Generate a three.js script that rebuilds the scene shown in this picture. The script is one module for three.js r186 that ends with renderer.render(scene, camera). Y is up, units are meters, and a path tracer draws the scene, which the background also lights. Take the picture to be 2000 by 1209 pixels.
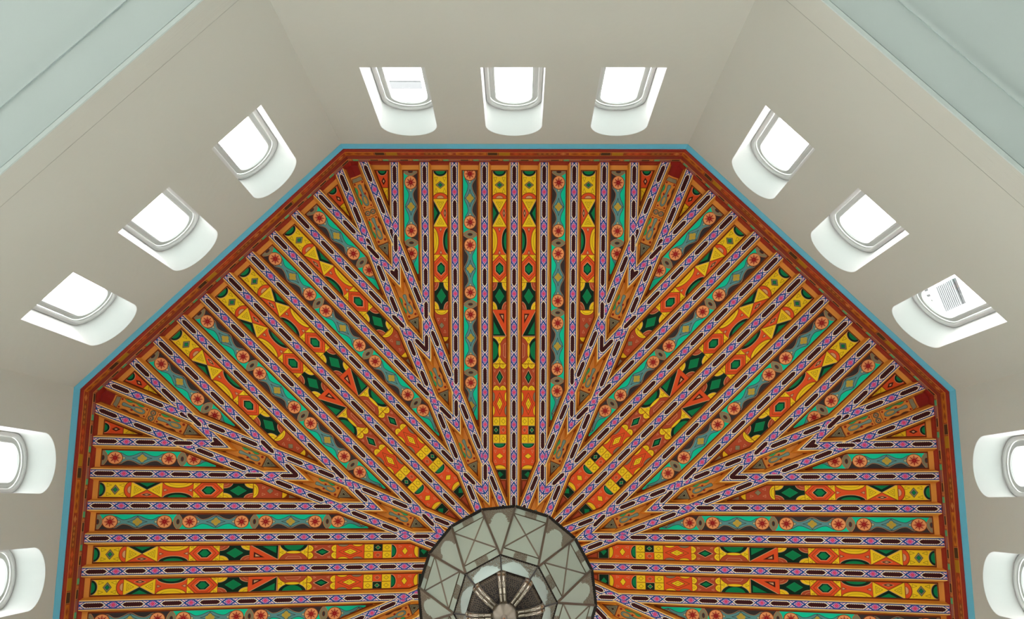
import * as THREE from 'three';
import { mergeGeometries, toCreasedNormals } from 'three/addons/utils/BufferGeometryUtils.js';

// ---------------------------------------------------------------- camera, sky, exposure
const S = 3.5;                         // apothem of the octagonal drum in metres; plan lengths below are fractions of it
const Y0 = 1.6 + 2.2096 * S;           // height of the top of the white walls above the hall floor
const scene = new THREE.Scene();
const camera = new THREE.PerspectiveCamera(2 * Math.atan(604.5 / 1909.6) * 180 / Math.PI, 2000 / 1209, 0.1, 100);
{
  const pitch = 0.1978, roll = -0.0023, yaw = 0.0078;
  const f = new THREE.Vector3(0, Math.cos(pitch), Math.sin(pitch)), u = new THREE.Vector3(0, -Math.sin(pitch), Math.cos(pitch)), r = new THREE.Vector3(1, 0, 0);
  f.applyAxisAngle(u, yaw); r.applyAxisAngle(u, yaw);
  r.applyAxisAngle(f, roll); u.applyAxisAngle(f, roll);
  camera.quaternion.setFromRotationMatrix(new THREE.Matrix4().makeBasis(r, u, f.clone().negate()));
  camera.position.set(0.0142 * S, 1.6, 0.1543 * S);
}
scene.add(camera);
scene.background = new THREE.Color().setRGB(0.98, 0.99, 1.0);     // bright overcast sky
scene.backgroundIntensity = 13.2;
const renderer = new THREE.WebGLRenderer({ antialias: true });
renderer.toneMapping = THREE.LinearToneMapping;
renderer.toneMappingExposure = 1.0;
renderer.shadowMap.enabled = true;

// ---------------------------------------------------------------- helpers
let seed = 7;
const rnd = () => { seed = (seed * 1664525 + 1013904223) >>> 0; return seed / 4294967296; };
const used = {};
const numbered = (n) => { const k = used[n] = (used[n] ?? -1) + 1; return k ? n + '_' + String(k).padStart(3, '0') : n; };
const V3 = (x, y, z) => new THREE.Vector3(x, y, z);
function mesh(name, geometry, material, parent = scene) {
  const m = new THREE.Mesh(geometry, material); m.name = numbered(name);
  m.castShadow = m.receiveShadow = true; parent.add(m); return m;
}
function group(name, parent = scene) { const g = new THREE.Group(); g.name = numbered(name); parent.add(g); return g; }
function structure(o, label) { o.userData.kind = 'structure'; if (label) o.userData.label = label; return o; }
const css = (r, g, b) => `rgb(${r},${g},${b})`;
const srgb = (r, g, b) => new THREE.Color(css(r, g, b));
const mat = (color, roughness = 0.6, more = {}) => new THREE.MeshStandardMaterial({ color, roughness, ...more });

// a solid between two polygons of equally many 3D points (lower face a, upper face b); uvs for a only, b copies them
function prism(a, b, uvA) {
  const pos = [], uv = [], n = a.length;
  const put = (p, t) => { pos.push(p.x, p.y, p.z); uv.push(t ? t[0] : 0, t ? t[1] : 0); };
  const U = (i) => uvA ? uvA[i] : [a[i].x, a[i].z];
  for (let i = 1; i < n - 1; i++) { for (const j of [0, i, i + 1]) put(a[j], U(j)); for (const j of [0, i + 1, i]) put(b[j], U(j)); }
  for (let i = 0; i < n; i++) { const j = (i + 1) % n; put(a[i], U(i)); put(b[i], U(i)); put(b[j], U(j)); put(a[i], U(i)); put(b[j], U(j)); put(a[j], U(j)); }
  const g = new THREE.BufferGeometry();
  g.setAttribute('position', new THREE.Float32BufferAttribute(pos, 3)); g.setAttribute('uv', new THREE.Float32BufferAttribute(uv, 2));
  // make it face outwards
  const c = V3(0, 0, 0); for (const p of [...a, ...b]) c.addScaledVector(p, 0.5 / n);
  g.computeVertexNormals();
  const P = g.attributes.position, N = g.attributes.normal, p0 = V3(P.getX(0), P.getY(0), P.getZ(0)).sub(c);
  if (p0.x * N.getX(0) + p0.y * N.getY(0) + p0.z * N.getZ(0) < 0) {
    for (const at of [P, g.attributes.uv]) { const s = at.itemSize, A = at.array; for (let i = 0; i < A.length; i += 3 * s) for (let k = 0; k < s; k++) { const t = A[i + s + k]; A[i + s + k] = A[i + 2 * s + k]; A[i + 2 * s + k] = t; } }
    g.computeVertexNormals();
  }
  return g;
}
// a box in plan units: t (along the side), y, rho (away from the centre)
const block = (t0, t1, y0, y1, r0, r1) => {
  const g = new THREE.BoxGeometry((t1 - t0) * S, (y1 - y0) * S, (r1 - r0) * S);
  g.translate((t0 + t1) / 2 * S, (y0 + y1) / 2 * S, (r0 + r1) / 2 * S); return g;
};
// a canvas drawn in plan units: x runs inwards from r1, y runs from t0
function paint(r0, r1, t0, t1, W, H, draw) {
  const c = document.createElement('canvas'); c.width = W; c.height = H;
  const g = c.getContext('2d'); g.setTransform(W / (r1 - r0), 0, 0, H / (t1 - t0), 0, 0);
  g.lineJoin = 'round'; g.lineCap = 'round'; draw(g, r1, t0);
  const tx = new THREE.CanvasTexture(c); tx.colorSpace = THREE.SRGBColorSpace; tx.magFilter = THREE.LinearFilter; tx.anisotropy = 8;
  const uv = (rho, t) => [(r1 - rho) / (r1 - r0), 1 - (t - t0) / (t1 - t0)];
  return { tx, uv };
}

// ---------------------------------------------------------------- the painted ceiling's plan
const D = Math.PI / 8, sD = Math.sin(D), cD = Math.cos(D), tD = Math.tan(D);
const BS = 0.0751, BW = 0.0227, DD = 0.0321;        // beam spacing, beam width, offset of the pair of beams beside each diagonal
const EAVE = 0.1141, RISE = 0.3672;                 // underside of the beams: height at the wall, slope
const DEEP = 0.024, EDGE = 0.0056;                  // how far the panels lie behind the beams, run of the beams' sloping sides
const PER = 0.0808, HEX0 = 0.9924;                  // repeat of the paint on the beams
const under = (rho, off = 0) => EAVE + RISE * (1 - rho) + off;
const at = (rho, t, off = 0) => V3(t * S, under(rho, off) * S, rho * S);

const C = {
  yellow: css(255, 216, 34), orange: css(240, 88, 38), rust: css(192, 80, 48), green: css(0, 132, 78), dark: css(4, 40, 26), olive: css(142, 136, 106),
  teal: css(0, 218, 174), slate: css(98, 156, 158), coal: css(58, 52, 52), cream: css(248, 202, 122), bone: css(248, 226, 196), line: css(228, 172, 124), brown: css(146, 58, 14),
  tan: css(226, 146, 62), side: css(234, 152, 48), peach: css(248, 168, 106), petal: css(160, 16, 24), blue: css(18, 66, 142), purple: css(106, 68, 156), pink: css(244, 106, 154),
  pale: css(248, 208, 190), maroon: css(60, 12, 12), red: css(150, 32, 24), shade: css(128, 56, 14), black: css(24, 16, 14),
};

// ---- paint on the beams: one repeat
function beamPaint() {
  const W = 512, H = 144, c = document.createElement('canvas'); c.width = W; c.height = H;
  const g = c.getContext('2d'); g.lineJoin = 'miter'; g.lineCap = 'butt';
  const trace = (p) => { g.beginPath(); p.forEach(([x, y], i) => i ? g.lineTo(x * W, y * H) : g.moveTo(x * W, y * H)); };
  const poly = (p, fill) => { trace(p); g.closePath(); g.fillStyle = fill; g.fill(); };
  const line = (p, col, w) => { trace(p); g.lineWidth = w * H; g.strokeStyle = col; g.stroke(); };
  const box = (x0, y0, x1, y1, f) => poly([[x0, y0], [x1, y0], [x1, y1], [x0, y1]], f);
  box(0, 0, 1, 1, C.blue);
  box(0, 0, 1, 0.105, C.cream); box(0, 0.895, 1, 1, C.cream); box(0, 0.1, 1, 0.115, C.brown); box(0, 0.885, 1, 0.9, C.brown);
  const lo = 0.2, hi = 0.8, h1 = 0.63, zc = (h1 + 1) / 2;
  // lattice between the long hexagons
  for (const o of [0, -1]) {
    box(h1 - 0.1 + o, lo, 1.1 + o, hi, C.pale);
    for (const [a, b] of [[lo - 0.04, hi + 0.04], [hi + 0.04, lo - 0.04]]) {
      line([[h1 - 0.13 + o, a], [zc - 0.035 + o, b]], C.blue, 0.145); line([[1.13 + o, a], [zc + 0.035 + o, b]], C.blue, 0.145);
      line([[h1 - 0.02 + o, a], [zc + 0.075 + o, b]], C.purple, 0.055); line([[1.02 + o, a], [zc - 0.075 + o, b]], C.purple, 0.055);
    }
    const dia = (rx, ry, fill) => poly([[zc - rx + o, 0.5], [zc + o, 0.5 - ry], [zc + rx + o, 0.5], [zc + o, 0.5 + ry]], fill);
    dia(0.1, 0.33, C.purple); dia(0.08, 0.25, C.pink); dia(0.048, 0.15, css(200, 34, 100)); dia(0.024, 0.075, css(240, 110, 90));
    // the long hexagon
    const hex = (x0, x1, y0, y1, tip) => [[x0 + o, 0.5], [x0 + tip + o, y0], [x1 - tip + o, y0], [x1 + o, 0.5], [x1 - tip + o, y1], [x0 + tip + o, y1]];
    for (const q of [0, 1]) { const sh = (p) => p.map(([x, y]) => [x + q, y]);
      poly(sh(hex(-0.03, h1 + 0.03, 0.13, 0.87, 0.13)), C.blue); poly(sh(hex(0, h1, 0.205, 0.795, 0.105)), C.bone); poly(sh(hex(0.04, h1 - 0.04, 0.3, 0.7, 0.085)), C.maroon); }
  }
  g.fillStyle = C.maroon;
  for (let i = 0; i < 9; i++) { g.beginPath(); g.ellipse((0.1 + i * (h1 - 0.2) / 8) * W, 0.5 * H, 0.031 * W, (i % 8 ? 0.232 : 0.17) * H, 0, 0, 7); g.fill(); }
  const tx = new THREE.CanvasTexture(c); tx.colorSpace = THREE.SRGBColorSpace; tx.magFilter = THREE.LinearFilter; tx.wrapS = tx.wrapT = THREE.RepeatWrapping;
  return tx;
}

// ---- motifs of the panels; every motif is drawn in a cell a in 0..1 inwards, b in 0..1 away from the side's middle
function cellTools(g, x0, len, y0, wid) {
  const X = (a) => x0 + a * len, Y = (b) => y0 + b * wid;
  const path = (p) => { g.beginPath(); p.forEach(([a, b], i) => i ? g.lineTo(X(a), Y(b)) : g.moveTo(X(a), Y(b))); g.closePath(); };
  const pen = (col, w) => { if (col) { g.strokeStyle = col; g.lineWidth = w * 0.001; g.stroke(); } };
  return {
    X, Y,
    poly(p, fill, stroke, w = 1.1) { path(p); if (fill) { g.fillStyle = fill; g.fill(); } pen(stroke, w); },
    oval(a, b, ra, rb, fill, stroke, w = 1.1, from = 0, to = Math.PI * 2) { g.beginPath(); g.ellipse(X(a), Y(b), ra * len, rb * wid, 0, from, to); if (to - from < 6) g.closePath(); if (fill) { g.fillStyle = fill; g.fill(); } pen(stroke, w); },
    clip(fn) { g.save(); path([[0, 0], [1, 0], [1, 1], [0, 1]]); g.clip(); fn(); g.restore(); },
    tri(a, b, s, dir, stroke, fill) { const q = [[a + s * dir, b], [a - s * dir * 0.8, b - s * 1.3], [a - s * dir * 0.8, b + s * 1.3]]; this.poly(q, fill, stroke, 0.7); },
    dia(a, b, ra, rb, fill, stroke, w = 0.9) { this.poly([[a - ra, b], [a, b - rb], [a + ra, b], [a, b + rb]], fill, stroke, w); },
    seg(a0, b0, a1, b1, col, w = 1.1) { g.beginPath(); g.moveTo(X(a0), Y(b0)); g.lineTo(X(a1), Y(b1)); pen(col, w); },
  };
}
const FULL = [[0, 0], [1, 0], [1, 1], [0, 1]], PI = Math.PI;
const MOTIF = [
  (c) => { c.poly(FULL, C.yellow); c.oval(0, 0.5, 0.2, 0.46, C.dark, C.line, 1.4, -PI / 2, PI / 2); c.oval(0.01, 0.5, 0.12, 0.32, C.green, null, 1, -PI / 2, PI / 2);
    for (const a of [0.3, 0.7]) for (const b of [0.22, 0.78]) c.tri(a, b, 0.08, a < 0.5 ? 1 : -1, css(150, 120, 10));
    c.dia(0.5, 0.5, 0.13, 0.3, C.olive, C.coal); c.dia(0.5, 0.5, 0.075, 0.16, C.green, C.coal, 0.8);
    c.oval(1, 0.5, 0.22, 0.5, C.orange, C.brown, 1.6, PI / 2, PI * 1.5); c.oval(0.98, 0.5, 0.1, 0.24, C.line, C.brown, 0.8, PI / 2, PI * 1.5); },
  (c) => { c.poly(FULL, C.yellow); c.poly([[0, 1], [0.5, 0.5], [1, 1]], C.dark, C.line, 1.4); c.poly([[0.26, 0.94], [0.5, 0.7], [0.76, 0.94]], C.green);
    c.poly([[0, 0], [0.5, 0.5], [1, 0]], C.orange, C.brown, 1.6); c.poly([[0.32, 0.2], [0.5, 0.3], [0.68, 0.2], [0.5, 0.1]], C.maroon, C.line, 0.8); c.dia(0.5, 0.2, 0.08, 0.05, C.line);
    for (const [a, d] of [[0.16, 1], [0.84, -1]]) { c.poly([[a - d * 0.06, 0.28], [a - d * 0.06, 0.72], [a + d * 0.16, 0.5]], null, css(150, 120, 10), 0.8); c.poly([[a - d * 0.02, 0.4], [a - d * 0.02, 0.6], [a + d * 0.07, 0.5]], null, css(150, 120, 10), 0.7); } },
  (c) => { c.poly(FULL, C.orange); c.clip(() => { c.oval(0.5, 1.06, 0.5, 0.42, C.yellow, C.brown, 1.5); c.oval(0.5, 1.0, 0.33, 0.2, null, css(160, 130, 10), 0.8); c.oval(0.5, -0.06, 0.5, 0.42, C.dark, C.line, 1.4); c.oval(0.5, -0.02, 0.34, 0.24, C.green); });
    c.tri(0.1, 0.5, 0.07, 1, C.maroon, C.line); c.tri(0.9, 0.5, 0.07, -1, C.maroon, C.line); },
  (c) => { c.poly(FULL, C.yellow); for (const a of [0.1, 0.9]) for (const b of [0.12, 0.88]) c.tri(a, b, 0.05, a < 0.5 ? -1 : 1, css(150, 120, 10));
    const hx = (m) => [[m, 0.5], [0.28 + m * 0.5, m * 0.9], [0.72 - m * 0.5, m * 0.9], [1 - m, 0.5], [0.72 - m * 0.5, 1 - m * 0.9], [0.28 + m * 0.5, 1 - m * 0.9]];
    c.poly(hx(0), C.orange, C.brown, 1.4); c.poly(hx(0.12), null, C.brown, 1.1); c.poly(hx(0.25), C.dark, C.line, 1.5); c.poly(hx(0.33), C.green); },
  (c) => { c.poly(FULL, C.dark); c.clip(() => { for (const [a, b, f] of [[0, 1, C.rust], [0, 0, C.yellow], [1, 1, C.yellow], [1, 0, C.rust]]) { c.oval(a, b, 0.3, 0.34, f, C.line, 1.4); c.oval(a, b, 0.17, 0.2, null, f === C.rust ? C.line : css(160, 130, 10), 0.7); } });
    c.dia(0.5, 0.5, 0.27, 0.3, C.green, css(40, 150, 90), 0.8); },
  (c) => { c.poly(FULL, C.orange); c.poly([[0.03, 0.97], [0.97, 0.97], [0.97, 0.05]], C.dark, C.line, 1.5); c.poly([[0.42, 0.9], [0.9, 0.9], [0.9, 0.46]], C.green);
    c.poly([[0.14, 0.2], [0.14, 0.55], [0.5, 0.2]], C.maroon, C.brown, 0.8); c.poly([[0.19, 0.26], [0.19, 0.42], [0.36, 0.26]], C.line); },
  (c) => { c.poly(FULL, C.yellow); c.clip(() => { c.oval(0.5, 1.1, 0.5, 0.62, C.dark, C.line, 1.4); c.oval(0.5, 1.06, 0.36, 0.44, C.green); c.oval(0.5, -0.1, 0.5, 0.62, C.rust, C.brown, 1.5); g0(c); });
    c.tri(0.08, 0.5, 0.06, -1, css(150, 120, 10)); c.tri(0.92, 0.5, 0.06, 1, css(150, 120, 10));
    function g0(k) { k.oval(0.5, 0.5, 0.26, 0.09, C.yellow, C.brown, 1); k.poly([[0.22, 0.1], [0.3, 0.24], [0.7, 0.24], [0.78, 0.1]], null, C.line, 0.9); } },
  (c) => { c.poly(FULL, C.rust); for (const [a, f, t] of [[0, -PI / 2, PI / 2], [1, PI / 2, PI * 1.5]]) for (const b of [0.28, 0.72]) { c.oval(a, b, 0.19, 0.25, C.yellow, C.brown, 1.3, f, t); c.oval(a + (a ? -0.07 : 0.07), b, 0.04, 0.06, null, css(150, 120, 10), 0.7); }
    for (const a of [0.27, 0.73]) for (const b of [0.16, 0.84]) c.tri(a, b, 0.045, a < 0.5 ? 1 : -1, C.line);
    c.dia(0.5, 0.5, 0.27, 0.25, C.dark, C.line, 1.4); c.dia(0.5, 0.5, 0.16, 0.14, C.green); },
  (c) => { c.poly(FULL, C.orange); c.dia(0.5, 0.5, 0.42, 0.34, null, C.brown, 1.1); c.dia(0.5, 0.5, 0.25, 0.2, C.yellow, C.brown, 1.2); c.dia(0.5, 0.5, 0.1, 0.08, null, css(150, 120, 10), 0.8);
    c.clip(() => { c.oval(0.24, 1, 0.2, 0.17, C.olive, C.brown, 1); c.oval(0.76, 1, 0.2, 0.17, C.yellow, C.brown, 1); c.oval(0.24, 0, 0.2, 0.17, C.yellow, C.brown, 1); c.oval(0.76, 0, 0.2, 0.17, C.olive, C.brown, 1); }); },
  (c) => { for (let i = 0; i < 3; i++) for (let j = 0; j < 2; j++) { const a0 = i / 3, b0 = j / 2, f = i === 1 ? (j ? C.dark : C.orange) : C.yellow;
    c.poly([[a0, b0], [a0 + 1 / 3, b0], [a0 + 1 / 3, b0 + 0.5], [a0, b0 + 0.5]], f, i === 1 && j ? C.line : C.brown, 1.2); c.dia(a0 + 1 / 6, b0 + 0.25, 0.09, 0.13, i === 1 ? (j ? C.green : C.rust) : null, i === 1 ? C.line : css(150, 120, 10), 0.8); } },
  (c) => { c.poly(FULL, C.orange); c.oval(0, 0.5, 0.19, 0.44, C.dark, C.line, 1.4, -PI / 2, PI / 2); c.oval(0.02, 0.5, 0.13, 0.33, C.green, null, 1, -PI / 2, PI / 2);
    for (const a of [0.32, 0.7]) for (const b of [0.2, 0.8]) c.tri(a, b, 0.06, a < 0.5 ? 1 : -1, C.line); c.dia(0.5, 0.5, 0.11, 0.26, C.yellow, C.brown, 1);
    c.oval(1, 0.5, 0.16, 0.44, C.yellow, C.brown, 1.4, PI / 2, PI * 1.5); },
  (c) => { c.poly(FULL, C.shade); c.poly([[0.02, 0.04], [0.4, 0.04], [0.4, 0.96], [0.02, 0.96]], C.dark, C.line, 1.2); c.dia(0.21, 0.5, 0.12, 0.25, C.green, null); c.poly([[0.46, 0.1], [0.8, 0.1], [0.8, 0.9], [0.46, 0.9]], C.rust, C.brown, 1); },
  // end pieces of the shorter panels
  (c) => { c.poly(FULL, C.rust); c.oval(0, 0.5, 0.19, 0.47, C.yellow, C.brown, 1.4, -PI / 2, PI / 2); c.oval(0.02, 0.5, 0.11, 0.3, null, css(150, 120, 10), 0.8, -PI / 2, PI / 2);
    for (const a of [0.36, 0.8]) for (const b of [0.28, 0.72]) c.tri(a, b, 0.06, a < 0.5 ? 1 : -1, C.line); c.dia(0.58, 0.5, 0.12, 0.2, C.olive, C.brown, 1); },
  (c) => { c.poly(FULL, C.shade); c.oval(0, 0.45, 0.2, 0.42, C.yellow, C.brown, 1.3, -PI / 2, PI / 2); c.poly([[0.24, 0.05], [0.24, 0.6], [0.75, 0.05]], C.olive, C.brown, 1.1); },
];
// inset the outline of a panel (rho, t) and use it as a clip, with brown lines round it
function framed(g, r1, t0, outline, fill) {
  const P = outline.map(([r, t]) => [r1 - r, t - t0]);
  const path = () => { g.beginPath(); P.forEach(([x, y], i) => i ? g.lineTo(x, y) : g.moveTo(x, y)); g.closePath(); };
  path(); g.save(); g.clip(); fill(); g.restore();
  path(); g.strokeStyle = C.brown; g.lineWidth = 0.0034; g.stroke(); path(); g.strokeStyle = css(96, 36, 12); g.lineWidth = 0.0013; g.stroke();
}
const onL = (t, gap) => (DD + BW / 2 + gap + t * cD) / sD;               // rho where a line t meets the edge of the diagonal's beam
const PAINTED = 0.9848;
function stripOutline(k, m) {                                          // painted field of panel k, m = distance from the beams' faces
  const t0 = (k - 1) * BS + BW / 2 + m, t1 = k * BS - BW / 2 - m;
  return [[PAINTED, t0], [PAINTED, t1], [onL(t1, m), t1], [onL(t0, m), t0]];
}
function stripPaint(k, kind, shift = 0) {
  const t0 = (k - 1) * BS, t1 = k * BS, r0 = onL((k - 1) * BS, 0) - 0.01, r1 = 1.01;
  const W = 2048, H = Math.round(2048 * BS / (r1 - r0) * 1.25);
  return paint(r0, r1, t0, t1, W, H, (g, R1, T0) => {
    g.fillStyle = C.side; g.fillRect(0, 0, 9, 9);
    const o = stripOutline(k, EDGE + 0.0016), y0 = o[0][1] - T0, wid = o[1][1] - o[0][1];
    framed(g, R1, T0, o, () => {
      g.fillStyle = C.shade; g.fillRect(0, 0, 9, 9);
      if (kind === 'geometric') {
        const list = k === 1 ? [0, 1, 2, 3, 4, 5, 6, 7, 8, 9, 10, 11] : [0, 1, 2, 3, 4, 12, 13];
        list.forEach((m, i) => { const c = cellTools(g, R1 - PAINTED + 0.0012 + i * 0.0668, 0.0668, y0, wid); MOTIF[m](c); c.seg(1, 0, 1, 1, C.brown, 1.6); });
      } else tealStrip(g, R1, y0, wid, shift, o);
    });
  });
}
function tealStrip(g, R1, y0, wid, shift, o) {
  const yc = y0 + wid / 2, hw = wid / 2, first = 0.9813 + shift, U = 0.1692;
  const oval = (x, y, rx, ry, f, s, w = 1) => { g.beginPath(); g.ellipse(x, y, rx, ry, 0, 0, 7); if (f) { g.fillStyle = f; g.fill(); } if (s) { g.strokeStyle = s; g.lineWidth = w * 0.001; g.stroke(); } };
  for (let i = -1; i < 6; i++) {
    const xa = R1 - (first - i * U), xb = xa + U, x1 = xa + 0.0239 + 0.0015, x2 = xb - 0.0285 - 0.0005, flip = (i & 1) === 0;
    g.fillStyle = C.coal; g.fillRect(xa, y0, U, wid);
    g.fillStyle = C.teal; g.fillRect(xa, flip ? yc : y0, U, hw);
    // the waving column between the two roundels
    const wave = (s) => { const p = []; for (let j = 0; j <= 40; j++) { const f = j / 40, u = f * 2 - 1; p.push([x1 + f * (x2 - x1), yc + s * hw * (0.24 + 0.5 * Math.exp(-Math.pow(u / 0.27, 2)) + 0.4 * Math.pow(Math.min(1, Math.max(0, Math.abs(u) - 0.52) / 0.25), 1.4))]); } return p; };
    const up = wave(1), lo = wave(-1).reverse();
    g.beginPath(); [...up, ...lo].forEach(([x, y], j) => j ? g.lineTo(x, y) : g.moveTo(x, y)); g.closePath(); g.fillStyle = C.slate; g.fill(); g.strokeStyle = C.coal; g.lineWidth = 0.0011; g.stroke();
    g.beginPath(); (flip ? lo : up).forEach(([x, y], j) => { const yy = yc + (y - yc) * 1.12; j ? g.lineTo(x, yy) : g.moveTo(x, yy); }); g.strokeStyle = C.line; g.lineWidth = 0.0009; g.stroke();
    const xm = (x1 + x2) / 2;
    g.beginPath(); g.moveTo(xm - 0.021, yc); g.quadraticCurveTo(xm - 0.006, yc - 0.003, xm, yc - 0.013); g.quadraticCurveTo(xm + 0.006, yc - 0.003, xm + 0.021, yc); g.quadraticCurveTo(xm + 0.006, yc + 0.003, xm, yc + 0.013); g.quadraticCurveTo(xm - 0.006, yc + 0.003, xm - 0.021, yc); g.strokeStyle = C.coal; g.lineWidth = 0.0009; g.stroke();
    g.fillStyle = css(204, 170, 62); for (const [dx, dy] of [[0.0055, 0], [-0.0055, 0], [0, 0.0048], [0, -0.0048]]) { g.beginPath(); g.ellipse(xm + dx, yc + dy, 0.0046, 0.0042, 0, 0, 7); g.fill(); }
    for (const x of [x1 + 0.0185, x2 - 0.0185]) oval(x, yc, 0.0032, 0.0032, css(188, 190, 148), C.coal, 0.7);
    for (const x of [x1, x2]) {
      oval(x, yc, 0.0158, hw * 0.79, C.peach, C.brown, 1.6);
      g.fillStyle = C.petal;
      for (let q = 0; q < 16; q++) { const a = q * PI / 8, big = q % 2 === 0, L = big ? 0.0114 : 0.009; g.save(); g.translate(x, yc); g.rotate(a); g.beginPath(); g.ellipse(L * 0.55, 0, L * 0.5, big ? 0.0011 : 0.0005, 0, 0, 7); g.fill(); g.restore(); }
    }
    for (const [x] of [[xa], [xb]]) {
      g.fillStyle = C.coal; g.beginPath(); g.moveTo(x - 0.014, y0); g.lineTo(x + 0.014, y0); g.lineTo(x, yc); g.closePath(); g.moveTo(x - 0.014, y0 + wid); g.lineTo(x + 0.014, y0 + wid); g.lineTo(x, yc); g.closePath();
      g.beginPath(); g.moveTo(x, y0); g.quadraticCurveTo(x + 0.02, yc, x, y0 + wid); g.quadraticCurveTo(x - 0.02, yc, x, y0); g.fillStyle = C.olive; g.fill(); g.strokeStyle = C.brown; g.lineWidth = 0.0015; g.stroke();
      g.strokeStyle = C.line; g.lineWidth = 0.0008; g.stroke();
      oval(x, yc, 0.0032, 0.006, C.coal, C.brown, 0.9);
    }
  }
  // towards the narrow end the board runs out in plain brown
  const rEnd = o[3][0]; g.fillStyle = C.shade; g.fillRect(R1 - rEnd - 0.016, 0, 1, 1);
}
function trianglePaint() {                                             // the wedge between the last parallel beam and the diagonal's beam
  const t0 = 4 * BS, t1 = 0.4, r0 = 0.84, r1 = 1.01;
  const m = EDGE + 0.0016, a = 4 * BS + BW / 2 + m, tL = (r) => (r * sD - (DD + BW / 2 + m)) / cD;
  const o = [[PAINTED, a], [PAINTED, tL(PAINTED)], [(DD + BW / 2 + m + a * cD) / sD, a]];
  const t = paint(r0, r1, t0, t1, 512, 300, (g, R1, T0) => {
    g.fillStyle = C.side; g.fillRect(0, 0, 9, 9);
    framed(g, R1, T0, o, () => {
      g.fillStyle = C.shade; g.fillRect(0, 0, 9, 9);
      const y0 = a - T0, wid = tL(PAINTED) - a, c = cellTools(g, R1 - PAINTED, 0.09, y0, wid);
      c.poly([[0, 0], [0.46, 0], [0.46, 1], [0, 1]], C.orange); c.poly([[0.46, 0], [0.82, 0], [0.82, 1], [0.46, 1]], C.yellow, C.brown, 1.4); c.poly([[0.52, 0.1], [0.72, 0.1], [0.6, 0.3]], null, css(150, 120, 10), 0.8);
      c.oval(0, 0.45, 0.14, 0.36, C.dark, C.line, 1.2, -PI / 2, PI / 2); c.oval(0, 0.45, 0.09, 0.25, C.green, null, 1, -PI / 2, PI / 2);
      c.dia(0.29, 0.36, 0.1, 0.15, C.maroon, C.brown, 0.8); c.dia(0.29, 0.36, 0.045, 0.07, C.line);
    });
  });
  return { ...t, outline: o };
}
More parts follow.
